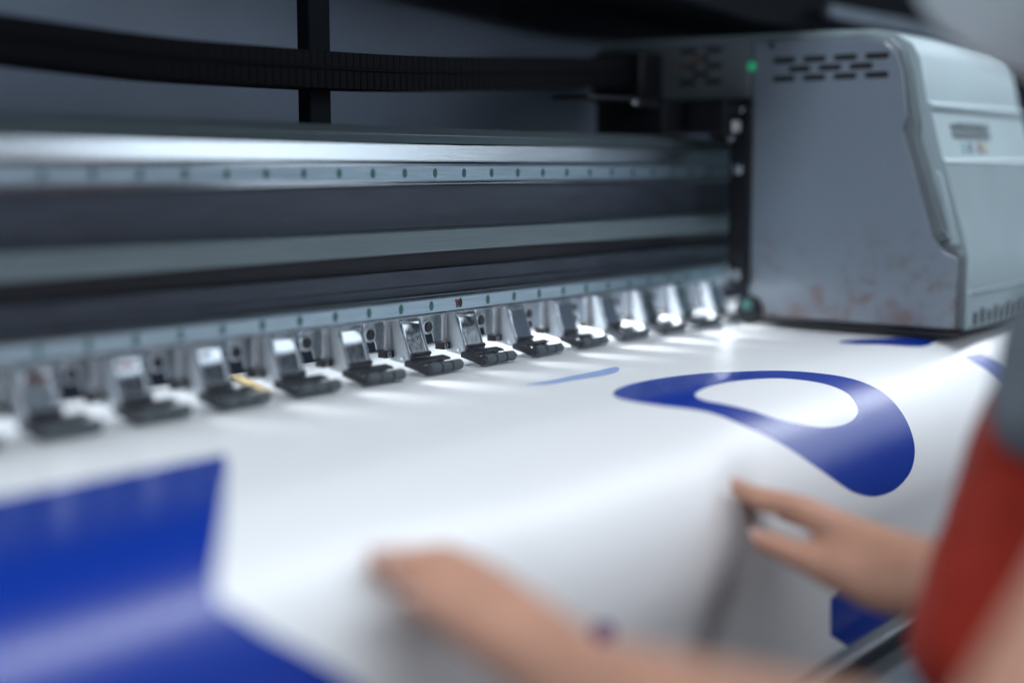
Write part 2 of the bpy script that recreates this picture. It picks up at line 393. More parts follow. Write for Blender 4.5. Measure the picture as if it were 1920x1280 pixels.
# ------------------------------------------------------------------ rear panel, post, hood
rp = MB().box(XA, 3.2, 0.330, 0.342, 0.0, 0.75).build('rear_panel', 'panel')
tag(rp, 'blue grey panel closing the back of the printer behind the beam', 'panel')
po = MB().box(0.8795, 0.9065, 0.132, 0.147, 0.2090, 0.75).build('frame_post', 'post', None, 0.002)
tag(po, 'dark upright post standing on the beam behind the black cable chain', 'post')
hd_ = empty('printer_hood', (1.2, 0.1, 0.36))
tag(hd_, 'dark overhanging hood along the top of the printer with a pale painted reflection', 'hood')
def under(o, par): o.parent = par; o.matrix_parent_inverse = Matrix.Translation(-par.location); return o
under(MB().prism_x([(-0.165,0.520),(0.06,0.480),(0.325,0.470),(0.325,0.500),(0.06,0.510),(-0.165,0.535)], XA, 3.2).build('hood_shade', 'hood', None, 0.003), hd_)  # unseen overhang, shaped to keep ceiling light off beam and carriage
under(MB().prism_y([(1.12,0.360),(1.47,0.338),(3.2,0.345),(3.2,0.468),(0.9,0.468)], 0.02, 0.30).build('side_housing', 'hood', None, 0.003), hd_)
under(MB().box(1.60, 2.6, -0.012, -0.0002, 0.352, 0.368).build('reflection_strip', 'hood_trim', None, 0.002), hd_)  # pale strip painted in for light reflected on the hood

# ------------------------------------------------------------------ cable chain
ch = empty('cable_chain', (0.9, 0.113, 0.25))
tag(ch, 'black ribbed cable chain sagging in front of the rear panel', 'cable chain')
def zc(x):    # sag measured along the run
    pts = [(-0.3,0.300),(0.2,0.284),(0.57,0.2608),(0.70,0.2548),(0.89,0.2560),(1.00,0.2590),(1.09,0.2638),(1.22,0.2715),(1.34,0.2780),(1.40,0.2830)]
    for (a, za), (b, zb) in zip(pts, pts[1:]):
        if x <= b: t = (x-a)/(b-a); return za + (zb-za)*t
    return pts[-1][1]
def zs(x): return sum(zc(x+d) for d in (-0.05,-0.025,0,0.025,0.05))/5
mb = MB(); x = -0.35; L = 0.0085; n = 0
while x < 1.392:
    z = zs(x); sl = (zs(x+0.01)-zs(x-0.01))/0.02; h = 0.0155
    a, b = x, x + L*0.975
    dz = sl*L
    vs = []
    for (xx, d) in ((a, 0), (b, dz)):
        for (y, zz) in ((0.098,-h),(0.098,h),(0.140,h),(0.140,-h)):
            vs.append(mb.bm.verts.new((xx, y+ 0, z+d+zz)))
    for q in ((0,1,2,3),(7,6,5,4),(0,4,5,1),(1,5,6,2),(2,6,7,3),(3,7,4,0)): mb.bm.faces.new([vs[i] for i in q])
    mb.box(x+0.0008, x+0.0070, 0.0977, 0.0985, z-h+0.002, z-h+0.013)
    x += L; n += 1
under(mb.build('chain_links', 'chain', None, 0.0006, 1), ch)
pts = [(-0.35+0.02*k, 0.0965, zs(-0.35+0.02*k)+0.0010) for k in range(88)]
under(MB().tube(pts, 0.0012, 6).build('side_ridge', 'chain'), ch)
under(MB().box(1.335, 1.3785, 0.085, 0.150, 0.246, 0.300).build('end_bracket', 'black', None, 0.002), ch)

# ------------------------------------------------------------------ print carriage
CX, CW = 1.38, 0.292
car = empty('print_carriage', (CX, -0.1, 0.01))
tag(car, 'boxy grey print head carriage with vent slots and a stained side panel', 'print carriage')
def cp(o, par=None):
    o.parent = par or car
    if not par: o.matrix_parent_inverse = Matrix.Translation(-car.location)
    return o
front = [(0.18,0.318),(-0.120,0.3155),(-0.160,0.3135),(-0.182,0.3085),(-0.1990,0.298),(-0.2070,0.284),(-0.2165,0.2400),(-0.2220,0.2370),(-0.2225,0.2330),
         (-0.2210,0.2300),(-0.2345,0.1830),(-0.2385,0.1800),(-0.2380,0.1765),(-0.2650,0.0880),(-0.2655,0.0500),(-0.2668,0.0490),(-0.2668,0.0150),(-0.2630,0.0115),(-0.034,0.0115),(-0.034,0.245),(0.18,0.245)]
shell = MB().prism_x(front, CX+0.0165, CX+CW, False)
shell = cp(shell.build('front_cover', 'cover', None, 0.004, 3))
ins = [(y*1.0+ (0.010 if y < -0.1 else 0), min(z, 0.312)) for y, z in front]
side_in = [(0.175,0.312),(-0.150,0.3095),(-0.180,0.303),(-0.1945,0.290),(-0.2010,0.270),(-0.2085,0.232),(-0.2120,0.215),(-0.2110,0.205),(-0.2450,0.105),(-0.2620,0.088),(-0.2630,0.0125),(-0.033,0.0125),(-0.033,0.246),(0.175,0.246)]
cp(MB().prism_x(side_in, CX+0.004, CX+0.016).build('side_bezel', 'bezel', None, 0.003, 3))  # darker grey holds the shading of the cover's rounded edge
side = [(-0.0285,0.3090),(-0.150,0.3050),(-0.176,0.3000),(-0.189,0.2890),(-0.1960,0.2700),(-0.2025,0.2240),(-0.1975,0.2120),(-0.2330,0.1050),(-0.2470,0.0900),(-0.2590,0.0850),(-0.2595,0.0140),(-0.0285,0.0140)]
sp = cp(MB().prism_x(side, CX, CX+0.0035).build('side_panel', 'side', None, 0.001))
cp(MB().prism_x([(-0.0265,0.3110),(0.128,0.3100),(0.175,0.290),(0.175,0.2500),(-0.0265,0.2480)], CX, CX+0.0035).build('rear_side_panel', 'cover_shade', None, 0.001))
# sliver of pale plate between bezel and cover
cp(MB().prism_x([(-0.2330,0.172),(-0.2400,0.165),(-0.2600,0.098),(-0.2520,0.098)], CX+0.001, CX+0.0038).build('edge_plate', 'cover', None, 0.0008))
def slot(y0, y1, z, h, par, m='slot', x=CX):
    # a rounded opening with dark lining, cut as an inset standing 0.3 mm proud
    pts = []
    r = h/2; a, b = min(y0,y1)+r, max(y0,y1)-r
    for k in range(7): t = math.pi/2 + math.pi*k/6; pts.append((a+r*math.cos(t), z+r*math.sin(t)))
    for k in range(7): t = -math.pi/2 + math.pi*k/6; pts.append((b+r*math.cos(t), z+r*math.sin(t)))
    o = MB().prism_x(pts, x-0.0003, x+0.001).build('vent_slot', m); cp(o, par); return o
rsp = [c for c in car.children if c.name.startswith('rear_side')][0]
for row, (z, n, off) in enumerate(((0.2860,4,0),(0.2765,3,0.0175),(0.2670,4,0))):
    for i in range(n): slot(-0.0525-off-i*0.0345, -0.0525-off-i*0.0345-0.0260, z, 0.0064, sp)
for y, z in ((0.052,0.3010),(0.020,0.3010),(0.036,0.2925),(0.052,0.2840),(0.020,0.2840),(0.036,0.2755),(0.052,0.2670),(0.020,0.2670)):
    slot(y+0.011, y-0.011, z, 0.0050, rsp)
for y, z in ((0.043,0.2925),(0.058,0.2835)):
    cp(MB().prism_x([(y-0.008,z-0.0012),(y+0.008,z-0.0012),(y+0.008,z+0.0012),(y-0.008,z+0.0012)], CX-0.0009, CX-0.0004).build('orange_wire', 'orange'), rsp)
cp(MB().rod((CX-0.0012,-0.0272,0.2815),(CX+0.002,-0.0272,0.2815),0.0052).build('green_lamp', 'green_led'))
cp(MB().rod((CX-0.002,-0.0505,0.3020),(CX+0.002,-0.0505,0.3020),0.0032,12).build('screw', 'black'), sp)
cp(MB().rod((CX-0.002,-0.2440,0.1065),(CX+0.003,-0.2440,0.1065),0.0050,20).build('screw', 'steel_edge'))
cp(MB().box(CX-0.002, CX+CW, -0.2640, -0.030, 0.0065, 0.0112).build('bottom_edge', 'black'))
# front: label area, seam and lower vent
cp(MB().box(CX+0.02, CX+CW+0.001, -0.2674, -0.2666, 0.0488, 0.0498).build('seam', 'bezel'))
for i in range(9):
    x = CX+0.030+i*0.020
    cp(MB().box(x, x+0.009, -0.2674, -0.2660, 0.0160, 0.0320 if i % 2 else 0.0290).build('vent_slot', 'slot'))
def on_front(x0, x1, z0, z1, m, name):
    # plate lying on the sloping label area, face runs from (-0.2213,0.2300) to (-0.2345,0.1830)
    def yy(z): return -0.2213 - (0.2300-z)/(0.047)*0.0135
    return cp(MB().prism_x([(yy(z0)-0.0010,z0),(yy(z1)-0.0010,z1),(yy(z1)+0.002,z1),(yy(z0)+0.002,z0)], x0, x1).build(name, m))
lab = on_front(CX+0.058, CX+0.165, 0.2050, 0.2105, 'ink_dark', 'label_bar')
for i in range(12):
    on_front(CX+0.058+i*0.0092, CX+0.058+i*0.0092+0.0055, 0.2125, 0.2125+random.choice((0.006,0.0085,0.0075)), 'ink_dark' if i % 3 else 'bezel', 'label_stroke')
for x, m in ((0.078,'ink_cyan'),(0.096,'bezel'),(0.122,'ink_red'),(0.138,'ink_yellow')):
    on_front(CX+x, CX+x+0.0065, 0.1900, 0.2000, m, 'label_stroke')
# running gear left of the side panel
cp(MB().prism_x([(-0.030,0.246),(0.020,0.246),(0.020,0.205),(-0.006,0.195),(-0.006,0.045),(-0.030,0.045)], 1.372, 1.3965).build('gear_plate', 'mech', None, 0.002))
cp(MB().box(1.335,1.371, -0.0200,0.0250, 0.2090,0.2460).build('gear_block', 'mech', None, 0.002))
cp(MB().box(1.30,1.371, 0.0330,0.1200, 0.2092,0.2460).build('slide_block', 'mech', None, 0.002))
cp(MB().box(1.350,1.366, -0.0230,-0.0201, 0.2120,0.2235).build('white_sticker', 'sheetlamp', None, 0.001))
for y, z, r in ((-0.012,0.225,0.004),(-0.02,0.236,0.0035),(-0.008,0.206,0.004),(-0.018,0.172,0.0055),(0.0,0.232,0.004),(0.012,0.218,0.004),(-0.006,0.060,0.006),(-0.018,0.058,0.006)):
    cp(MB().rod((1.3685,y,z),(1.3725,y,z),r,14).build('bolt', 'steel_edge', None, 0.0008))
cp(MB().box(1.17,1.345, 0.040,0.085, 0.2425,0.2462).build('slide_arm', 'black', None, 0.0008))
cp(MB().box(1.262,1.347, 0.0385,0.0395, 0.2360,0.2422).build('arm_rail', 'steel'))
cp(MB().rod((1.2513,0.036,0.2410),(1.2513,0.042,0.2410),0.0035,16).build('bolt', 'steel_edge', None, 0.001))
w = cp(MB().rod((1.376,-0.030,0.020),(1.3875,-0.030,0.020),0.0165,32).build('guide_wheel', 'mech', None, 0.002))
cp(MB().rod((1.3735,-0.030,0.026),(1.376,-0.030,0.026),0.006,20).build('wheel_hub', 'oval'), w)
M['led_carriage'] = mat('carriage lamp', (0.9,0.95,1.0), 0.4, emit=(0.86,0.93,1.0), estr=65.0)
# lamp strip fixed to the carriage, under the beam
cp(MB().box(1.10,1.50, 0.0620,0.0740, 0.0440,0.0472).build('lamp_strip', 'led_carriage'))

# ------------------------------------------------------------------ platen and sheet
pts = [];
for i in range(60):
    s = 0.62*i/59; y, z, ny, nz = profile(s); pts.append((y-ny*0.002, z-nz*0.002))
poly = pts + [(pts[-1][0]+0.02, pts[-1][1]), (Y_FLAT, -0.10), (Y_REAR, -0.10)]
pl = MB(); a = [pl.bm.verts.new((XA,y,z)) for y,z in poly]; b = [pl.bm.verts.new((XB,y,z)) for y,z in poly]
for i in range(len(poly)): j = (i+1)%len(poly); pl.bm.faces.new([a[i],b[i],b[j],a[j]])
pl = pl.build('platen', 'platen'); tag(pl, 'flat metal platen with a rounded front edge under the white sheet', 'platen', kind='structure')

def spline(pts, sub=6, closed=True):
    n = len(pts); out = []
    for i in range(n):
        p0, p1, p2, p3 = (Vector(pts[(i+k-1) % n]) for k in range(4))
        for k in range(sub):
            t = k/sub
            out.append(0.5*((2*p1)+(-p0+p2)*t+(2*p0-5*p1+4*p2-p3)*t*t+(-p0+3*p1-3*p2+p3)*t**3))
    return [tuple(v) for v in out]
sh = bmesh.new(); uvl = sh.loops.layers.uv.new('sheet')
X0s, X1s, NX, S1, NS = -0.25, 2.3, 420, 0.66, 150
vd = [[None]*(NX+1) for _ in range(NS+1)]; prm = {}
for j in range(NS+1):
    for i in range(NX+1):
        x = X0s+(X1s-X0s)*i/NX; s = S1*j/NS
        v = sh.verts.new(sheet(x, s)); vd[j][i] = v; prm[v] = (x, s)
for j in range(NS):
    for i in range(NX):
        f = sh.faces.new([vd[j][i], vd[j+1][i], vd[j+1][i+1], vd[j][i+1]]); f.smooth = True
def print_shape(outline, holes, mi):
    polys = [outline]+holes
    flat = [p for q in polys for p in q]
    tris = tessellate_polygon([[Vector((p[0],p[1],0)) for p in q] for q in polys])
    t = bmesh.new(); vs = [t.verts.new((p[0],p[1],0)) for p in flat]
    for tri in tris:
        try: t.faces.new([vs[k] for k in tri])
        except ValueError: pass
    xs = [p[0] for p in flat]; ss = [p[1] for p in flat]
    st = 0.006
    for ax, lo, hi in ((0,min(xs),max(xs)),(1,min(ss),max(ss))):
        c = lo+st
        while c < hi:
            co = [0,0,0]; no = [0,0,0]; co[ax] = c; no[ax] = 1
            bmesh.ops.bisect_plane(t, geom=t.verts[:]+t.edges[:]+t.faces[:], plane_co=co, plane_no=no); c += st
    mp = {}
    for v in t.verts:
        nv = sh.verts.new(sheet(v.co.x, v.co.y, 0.00012)); mp[v] = nv; prm[nv] = (v.co.x, v.co.y)
    for f in t.faces:
        n = f.normal.z
        q = [mp[v] for v in f.verts]
        # the map (x, s) -> space flips handedness
        nf = sh.faces.new(q if n < 0 else q[::-1]); nf.material_index = mi; nf.smooth = True
    t.free()
letter = [(0.9046, 0.3104), (0.934, 0.2983), (0.9671, 0.2946), (1.0078, 0.3), (1.0452, 0.3139), (1.0739, 0.3339), (1.1066, 0.3524), (1.1358, 0.3688), (1.1607, 0.3833), (1.1778, 0.3973), (1.188, 0.4132), (1.1892, 0.4329), (1.1848, 0.452), (1.1755, 0.47), (1.1606, 0.483), (1.1411, 0.4914), (1.1099, 0.4968), (1.0725, 0.495), (1.0409, 0.4866), (1.0227, 0.4773), (1.005, 0.4649), (0.9887, 0.4515), (0.9757, 0.4385), (0.9646, 0.4271), (0.9538, 0.4167), (0.9421, 0.4059), (0.9326, 0.3949), (0.922, 0.3838), (0.9059, 0.3721), (0.8904, 0.3604), (0.8817, 0.3448), (0.8871, 0.3271)]
letter_hole = [(0.9486, 0.3571), (0.9747, 0.3499), (1.0109, 0.3486), (1.0448, 0.3547), (1.0756, 0.3635), (1.1014, 0.3759), (1.1219, 0.3895), (1.1316, 0.4044), (1.1229, 0.4206), (1.1058, 0.4285), (1.0778, 0.4317), (1.0449, 0.4288), (1.0183, 0.421), (0.9915, 0.4089), (0.9748, 0.3948), (0.9562, 0.3804), (0.9436, 0.3683)]
swoosh = [(0.8968, 0.2309), (0.9277, 0.232), (0.9621, 0.2316), (0.9936, 0.2316), (1.0248, 0.2298), (1.0225, 0.2375), (0.9997, 0.2494), (0.9697, 0.2507), (0.9402, 0.2472), (0.9113, 0.2442)]
far_bar = [(1.3093, 0.3071), (1.3413, 0.3153), (1.3746, 0.3407), (1.3879, 0.3678), (1.3896, 0.3761), (1.3495, 0.3755), (1.3172, 0.3484), (1.3043, 0.3292)]
far_block = [(1.4159, 0.2997), (1.4603, 0.2955), (1.4531, 0.375), (1.4397, 0.3858), (1.4066, 0.3815), (1.4021, 0.3623), (1.4138, 0.3301)]
right_stroke = [(1.3817, 0.4071), (1.418, 0.4108), (1.4479, 0.4379), (1.4993, 0.4689), (1.4462, 0.4727), (1.4086, 0.4432), (1.3954, 0.4255)]
block = [(0.3683, 0.2473), (0.4149, 0.2495), (0.4829, 0.2534), (0.5627, 0.2568), (0.5438, 0.2811), (0.4723, 0.3599), (0.437, 0.3983), (0.4274, 0.41), (0.4243, 0.4186), (0.4386, 0.4404), (0.4654, 0.4661), (0.4855, 0.4878), (0.4489, 0.4896), (0.3634, 0.4696), (0.2756, 0.4425)]
dot = [(0.6489, 0.4983), (0.6551, 0.4941), (0.6644, 0.4949), (0.6736, 0.499), (0.6745, 0.5049), (0.6653, 0.509), (0.6528, 0.506)]
corner = [(0.9763, 0.556), (0.9937, 0.5535), (1.0569, 0.5702), (1.1196, 0.5897), (1.1116, 0.6376), (1.0286, 0.6149), (0.9719, 0.5828)]
print_shape(spline(letter), [spline(letter_hole)], 1)
print_shape(spline(swoosh), [], 2)
print_shape(spline(far_bar, 3), [], 1); print_shape(spline(far_block, 3), [], 1); print_shape(right_stroke, [], 1)
print_shape(block, [], 1); print_shape(spline(dot, 3), [], 1); print_shape(corner, [], 1)
for f in sh.faces:
    for lp in f.loops: lp[uvl].uv = prm[lp.vert]
me = bpy.data.meshes.new('vinyl_sheet'); sh.to_mesh(me); sh.free()
for k in ('vinyl','ink','ink_pale'): me.materials.append(M[k])
so = bpy.data.objects.new('vinyl_sheet', me); COL.objects.link(so)
tag(so, 'glossy white vinyl sheet printed with blue shapes, drawn over the rounded front edge', 'vinyl sheet')

# masking tape lying between two rollers
mb = MB(); tp = [(0.7270,0.030),(0.7370,0.027),(0.787,0.126),(0.777,0.129)]
mb.bm.faces.new([mb.bm.verts.new((x,y,0.0030)) for x,y in tp]); 
o = mb.build('tape_strip', 'tape'); s_ = o.modifiers.new('s','SOLIDIFY'); s_.thickness = 0.0004
tag(o, 'narrow strip of tan masking tape stuck on the white sheet between two rollers', 'tape')

# front bar and cabinet panel below the sheet
br = MB().box(XA, XB, -0.356, -0.338, -0.196, -0.182).build('front_bar', 'bar', None, 0.004, 3)
tag(br, 'dark horizontal bar across the front of the printer below the sheet', 'bar')
fp = MB().prism_x([(-0.345,-0.200),(-0.420,-0.300),(-0.425,-1.02),(0.33,-1.02),(0.33,-0.200)], XA, XB).build('cabinet', 'front', None, 0.006, 3)
tag(fp, 'grey blue cabinet front of the printer below the dark bar', 'cabinet')
fl = MB().box(-4, 5, -5, 3, -1.06, -1.03).build('floor', 'floor'); tag(fl, 'dark grey floor under the printer', 'floor', kind='structure')

# ------------------------------------------------------------------ person
JL = {'it': (0.5473, -0.2793, -0.0339, 0.0078), 'ip': (0.5545, -0.2993, -0.0315, 0.0095), 'im': (0.5448, -0.3325, -0.0361, 0.0125), 'mt': (0.5208, -0.2838, -0.0272, 0.0078), 'mp': (0.5351, -0.3026, -0.0289, 0.0095), 'mm': (0.5309, -0.3387, -0.0363, 0.0125), 'rt': (0.5085, -0.3037, -0.0293, 0.0076), 'rp': (0.5173, -0.3154, -0.0309, 0.009), 'rm': (0.5127, -0.3476, -0.0372, 0.012), 'pt': (0.494, -0.3308, -0.0337, 0.007), 'pp': (0.4998, -0.3384, -0.0342, 0.008), 'pm': (0.5004, -0.3565, -0.0412, 0.0115), 'tt': (0.5669, -0.3289, -0.0526, 0.009), 'ti': (0.5612, -0.349, -0.0538, 0.0105), 'tm': (0.5456, -0.3773, -0.055, 0.013), 'w': (0.4986, -0.4292, -0.0563, 0.025), 'e': (0.4803, -0.6214, -0.073, 0.042)}
JR = {'it': (0.8526, -0.3094, -0.0449, 0.0068), 'id': (0.8438, -0.3305, -0.0489, 0.0076), 'ip': (0.8448, -0.3558, -0.0504, 0.0088), 'im': (0.8427, -0.395, -0.0622, 0.0125), 'mt': (0.8707, -0.3042, -0.0524, 0.007), 'mp': (0.8729, -0.3458, -0.0566, 0.009), 'mm': (0.8696, -0.3912, -0.0684, 0.012), 'rt': (0.8861, -0.3061, -0.058, 0.0068), 'rp': (0.8965, -0.3465, -0.0667, 0.0088), 'rm': (0.8932, -0.3916, -0.0765, 0.012), 'pt': (0.8959, -0.3222, -0.0683, 0.0064), 'pp': (0.9136, -0.3549, -0.0783, 0.0078), 'pm': (0.9123, -0.3945, -0.0868, 0.011), 'tt': (0.8335, -0.3378, -0.0728, 0.0082), 'ti': (0.8307, -0.3636, -0.0769, 0.0098), 'tm': (0.8266, -0.3939, -0.0814, 0.0135), 'tc': (0.8212, -0.427, -0.0839, 0.018), 'w': (0.8235, -0.4601, -0.0767, 0.026)}
SHL = (0.7731, -0.6648, 0.1166, 0.055)
HEADP = (0.8267, -0.5286, 0.3231)
VEST1 = (0.8338, -0.5116, -0.0406, 0.05)
VEST2 = (0.805, -0.5491, 0.0792, 0.04)
VEST3 = (0.771, -0.5079, -0.0989, 0.045)
VEST4 = (0.7668, -0.5397, 0.0449, 0.03)
VEST5 = (0.7773, -0.5459, 0.0816, 0.035)

def remesh(mb, name, m, voxel, parent=None, smooth=4):
    o = mb.build(name, m)
    r = o.modifiers.new('r', 'REMESH'); r.mode = 'VOXEL'; r.voxel_size = voxel; r.use_smooth_shade = True
    s = o.modifiers.new('s', 'SMOOTH'); s.iterations = smooth; s.factor = 0.5
    dg = bpy.context.evaluated_depsgraph_get(); ev = o.evaluated_get(dg)
    me2 = bpy.data.meshes.new_from_object(ev); me2.name = name
    o.modifiers.clear(); old = o.data; o.data = me2; bpy.data.meshes.remove(old)
    me2.materials.clear(); me2.materials.append(M[m])
    for f in me2.polygons: f.use_smooth = True
    if parent: o.parent = parent
    return o
P = {}
def V(t): return Vector(t[:3])
mb = MB()
def chain(J, names):
    for a, b in zip(names, names[1:]): mb.bone(J[a][:3], J[a][3], J[b][:3], J[b][3])
L, R = JL, JR
for J in (L, R):
    for f in 'mrp': chain(J, [f+'t', f+'p', f+'m'])
chain(L, ['it','ip','im']); chain(R, ['it','id','ip','im'])
chain(L, ['tt','ti','tm']); chain(R, ['tt','ti','tm','tc'])
for J in (L, R):
    wv = J['w']; wa = (wv[0], wv[1], wv[2], wv[3]*0.82)
    mb.hull([J['im'], J['mm'], (*V(wv), wv[3]*0.85)]); mb.hull([J['mm'], J['rm'], (*V(wv), wv[3]*0.85)]); mb.hull([J['rm'], J['pm'], (*V(wv), wv[3]*0.8)])
mb.hull([L['tm'], L['im'], L['w']]); mb.hull([R['tc'], R['im'], R['w']]); mb.hull([R['tc'], R['tm'], R['im']])
ELB_R = (1.09,-0.575,-0.115,0.040); SH_R = (1.13,-0.60,0.17,0.060); SH_L = SHL
CH = (1.02,-0.80,0.10,0.13); HIP = (1.26,-1.05,-0.22,0.15); NK = (1.00,-0.69,0.27,0.055)
HEAD = Vector(HEADP)
def mid(a, b, t, r): return tuple(a[i]+(b[i]-a[i])*t for i in range(3)) + (r,)
w, e, s = L['w'], L['e'], SH_L
m1 = mid(w, e, 0.62, 0.043); m2 = mid(e, s, 0.5, 0.048)
for a, b in ((w, m1), (m1, e), (e, m2), (m2, s)): mb.bone(a[:3], a[3], b[:3], b[3], 3)
w, e, s = R['w'], ELB_R, SH_R
m1 = mid(w, e, 0.6, 0.041); m2 = mid(e, s, 0.5, 0.046)
for a, b in ((w, m1), (m1, e), (e, m2), (m2, s)): mb.bone(a[:3], a[3], b[:3], b[3], 3)
mb.hull([(*V(SH_L),0.055), (*V(SH_R),0.055), (CH[0],CH[1],CH[2],0.10), (NK[0],NK[1],NK[2]-0.03,0.05)], 3)
mb.hull([(CH[0]-0.06,CH[1]-0.06,CH[2],0.095), (CH[0]+0.06,CH[1]+0.06,CH[2],0.095), (HIP[0]-0.06,HIP[1]-0.06,HIP[2],0.11), (HIP[0]+0.06,HIP[1]+0.06,HIP[2],0.11)], 3)
mb.bone(NK[:3], 0.055, HEAD, 0.06, 3)
fd = Vector((0.85,0.05,-0.50)).normalized()   # where the face points
up = Vector((0.3,0.1,0.94)); up = (up - fd*up.dot(fd)).normalized(); rt = fd.cross(up)
def hp(a, b, c): return tuple(HEAD + rt*a + up*b + fd*c)
mb.hull([(*hp(0,0.02,-0.02),0.088), (*hp(0,0.03,0.015),0.078), (*hp(0,-0.07,0.045),0.035), (*hp(0,-0.085,0.065),0.022)], 3)
mb.hull([(*hp(0,0.0,0.092),0.006), (*hp(0,-0.032,0.108),0.009), (*hp(0.012,-0.036,0.094),0.007), (*hp(-0.012,-0.036,0.094),0.007)])   # nose
for sx in (-1, 1):
    mb.hull([(*hp(0.084*sx,0.012,-0.01),0.012), (*hp(0.088*sx,-0.018,-0.004),0.008)])    # ears
mb.hull([(*hp(-0.02,-0.062,0.082),0.0055), (*hp(0.02,-0.062,0.082),0.0055), (*hp(0,-0.060,0.088),0.006)])
for sx in (-1, 1):
    hx, hy, hz = HIP[0]+0.08*sx, HIP[1]+0.07*sx, HIP[2]-0.05
    kx, ky, kz = hx-0.02, hy+0.05, -0.58
    ax, ay, az = kx+0.02, ky-0.05, -0.94
    mb.bone((hx,hy,hz),0.085,(kx,ky,kz),0.055,3); mb.bone((kx,ky,kz),0.055,(ax,ay,az),0.036,3)
    mb.bone((ax,ay,-0.985),0.036,(ax-0.10,ay+0.11,-1.0),0.028,3)
person = remesh(mb, 'person', 'skin', 0.0028, smooth=5)
tag(person, 'person leaning in from the right in red vest, both hands on the sheet', 'person')
# eyes
for sx in (-1, 1):
    e_ = MB(); bmesh.ops.create_uvsphere(e_.bm, u_segments=16, v_segments=10, radius=0.011, matrix=Matrix.Translation(Vector(hp(0.031*sx,0.002,0.081))))
    e_.build('eye', 'sheetlamp', person)
# clothing
mb = MB()
mb.hull([(CH[0]-0.075,CH[1]-0.075,CH[2],0.125), (CH[0]+0.075,CH[1]+0.075,CH[2],0.125), (HIP[0]-0.07,HIP[1]-0.07,HIP[2],0.135), (HIP[0]+0.07,HIP[1]+0.07,HIP[2],0.135), VEST1, VEST2, VEST3], 3)
mb.hull([(*V(SH_L),0.070), (*V(SH_R),0.070), (CH[0]-0.05,CH[1]-0.05,CH[2],0.125), (CH[0]+0.05,CH[1]+0.05,CH[2],0.125), (NK[0]+0.01,NK[1]-0.01,NK[2]-0.035,0.074), (NK[0]-0.03,NK[1]-0.03,NK[2]-0.06,0.066)], 3)
vest = remesh(mb, 'vest', 'red', 0.006, person)
from mathutils import noise
def folds(o, amp, f):
    ns = [v.normal.copy() for v in o.data.vertices]
    for v, vn in zip(o.data.vertices, ns):
        c = v.co.copy()
        a = noise.noise(Vector((c.x*f, c.y*f, c.z*f*0.35)))*amp + noise.noise(Vector((c.x*f*3, c.y*f*3, c.z*f)))*amp*0.35
        v.co = c + vn*(a - amp*0.3)
folds(vest, 0.012, 14)
mb = MB()
mb.hull([VEST4, VEST5, (CH[0]-0.04,CH[1]+0.02,CH[2],0.13)], 3)
panel_ = remesh(mb, 'vest_panel', 'grey', 0.006, person)
mb = MB(); s = SH_L; q = mid(s, L['e'], 0.22, 0.060); mb.bone(s[:3],0.074,q[:3],q[3],3)
folds(remesh(mb, 'sleeve', 'grey', 0.006, person), 0.006, 20)
mb = MB(); s = SH_R; q = mid(s, ELB_R, 0.6, 0.056); mb.bone(s[:3],0.074,q[:3],q[3],3)
folds(remesh(mb, 'sleeve', 'grey', 0.006, person), 0.006, 20)
mb = MB(); hb_ = tuple(HEAD[i]*0.45+NK[i]*0.55 for i in range(3)); mb.bone((NK[0]+0.02,NK[1]-0.02,NK[2]-0.02),0.072,hb_,0.068,3)
folds(remesh(mb, 'collar', 'grey', 0.005, person), 0.004, 22)
mb = MB()
for sx in (-1, 1):
    hx, hy, hz = HIP[0]+0.08*sx, HIP[1]+0.07*sx, HIP[2]-0.05
    kx, ky, kz = hx-0.02, hy+0.05, -0.58; ax, ay, az = kx+0.02, ky-0.05, -0.94
    mb.bone((hx,hy,hz),0.10,(kx,ky,kz),0.072,3); mb.bone((kx,ky,kz),0.072,(ax,ay,az),0.055,3)
remesh(mb, 'trousers', 'trousers', 0.008, person)
mb = MB(); mb.hull([(*hp(0,0.030,-0.028),0.099), (*hp(0,0.05,0.01),0.088), (*hp(0,-0.045,-0.035),0.082), (*hp(0,0.045,0.05),0.045)], 3)
folds(remesh(mb, 'cap', 'cap', 0.004, person), 0.003, 25)
# nails
def nail(c, n, d, wd, ln):
    n = Vector(n).normalized(); d = Vector(d).normalized(); d = (d - n*d.dot(n)).normalized(); u = n.cross(d); c = Vector(c)
    t = MB(); top = []
    for k in range(14):
        a = 2*math.pi*k/14; top.append(c + u*wd*math.cos(a) + d*ln*math.sin(a) + n*(-0.5*wd*math.cos(a)**2))
    f = [t.bm.verts.new(p) for p in top]; g = [t.bm.verts.new(p - n*0.002) for p in top]
    cc = t.bm.verts.new(c + n*0.0003)
    for k in range(14): t.bm.faces.new([f[k], f[(k+1)%14], cc]); t.bm.faces.new([f[k], g[k], g[(k+1)%14], f[(k+1)%14]])
    return t.build('fingernail', 'nail', person)
def nail_on(J, a, b, nrm, wd=0.0052, ln=0.0065):
    p, q = V(J[a]), V(J[b]); d = (p-q).normalized(); n = Vector(nrm); n = (n - d*n.dot(d)).normalized()
    nail(p + n*(J[a][3]*0.93) + d*0.001, n, d, wd, ln)
nail_on(R, 'tt', 'ti', (-0.6,-0.35,0.75)); nail_on(R, 'it', 'id', (-0.25,-0.1,1.0), 0.0045, 0.0055)
for f in 'imrp': nail_on(L, f+'t', f+'p', (-0.2,0.1,1.0), 0.0045, 0.0055)
for f in 'mrp': nail_on(R, f+'t', f+'p', (-0.2,0.1,1.0), 0.0042, 0.0052)

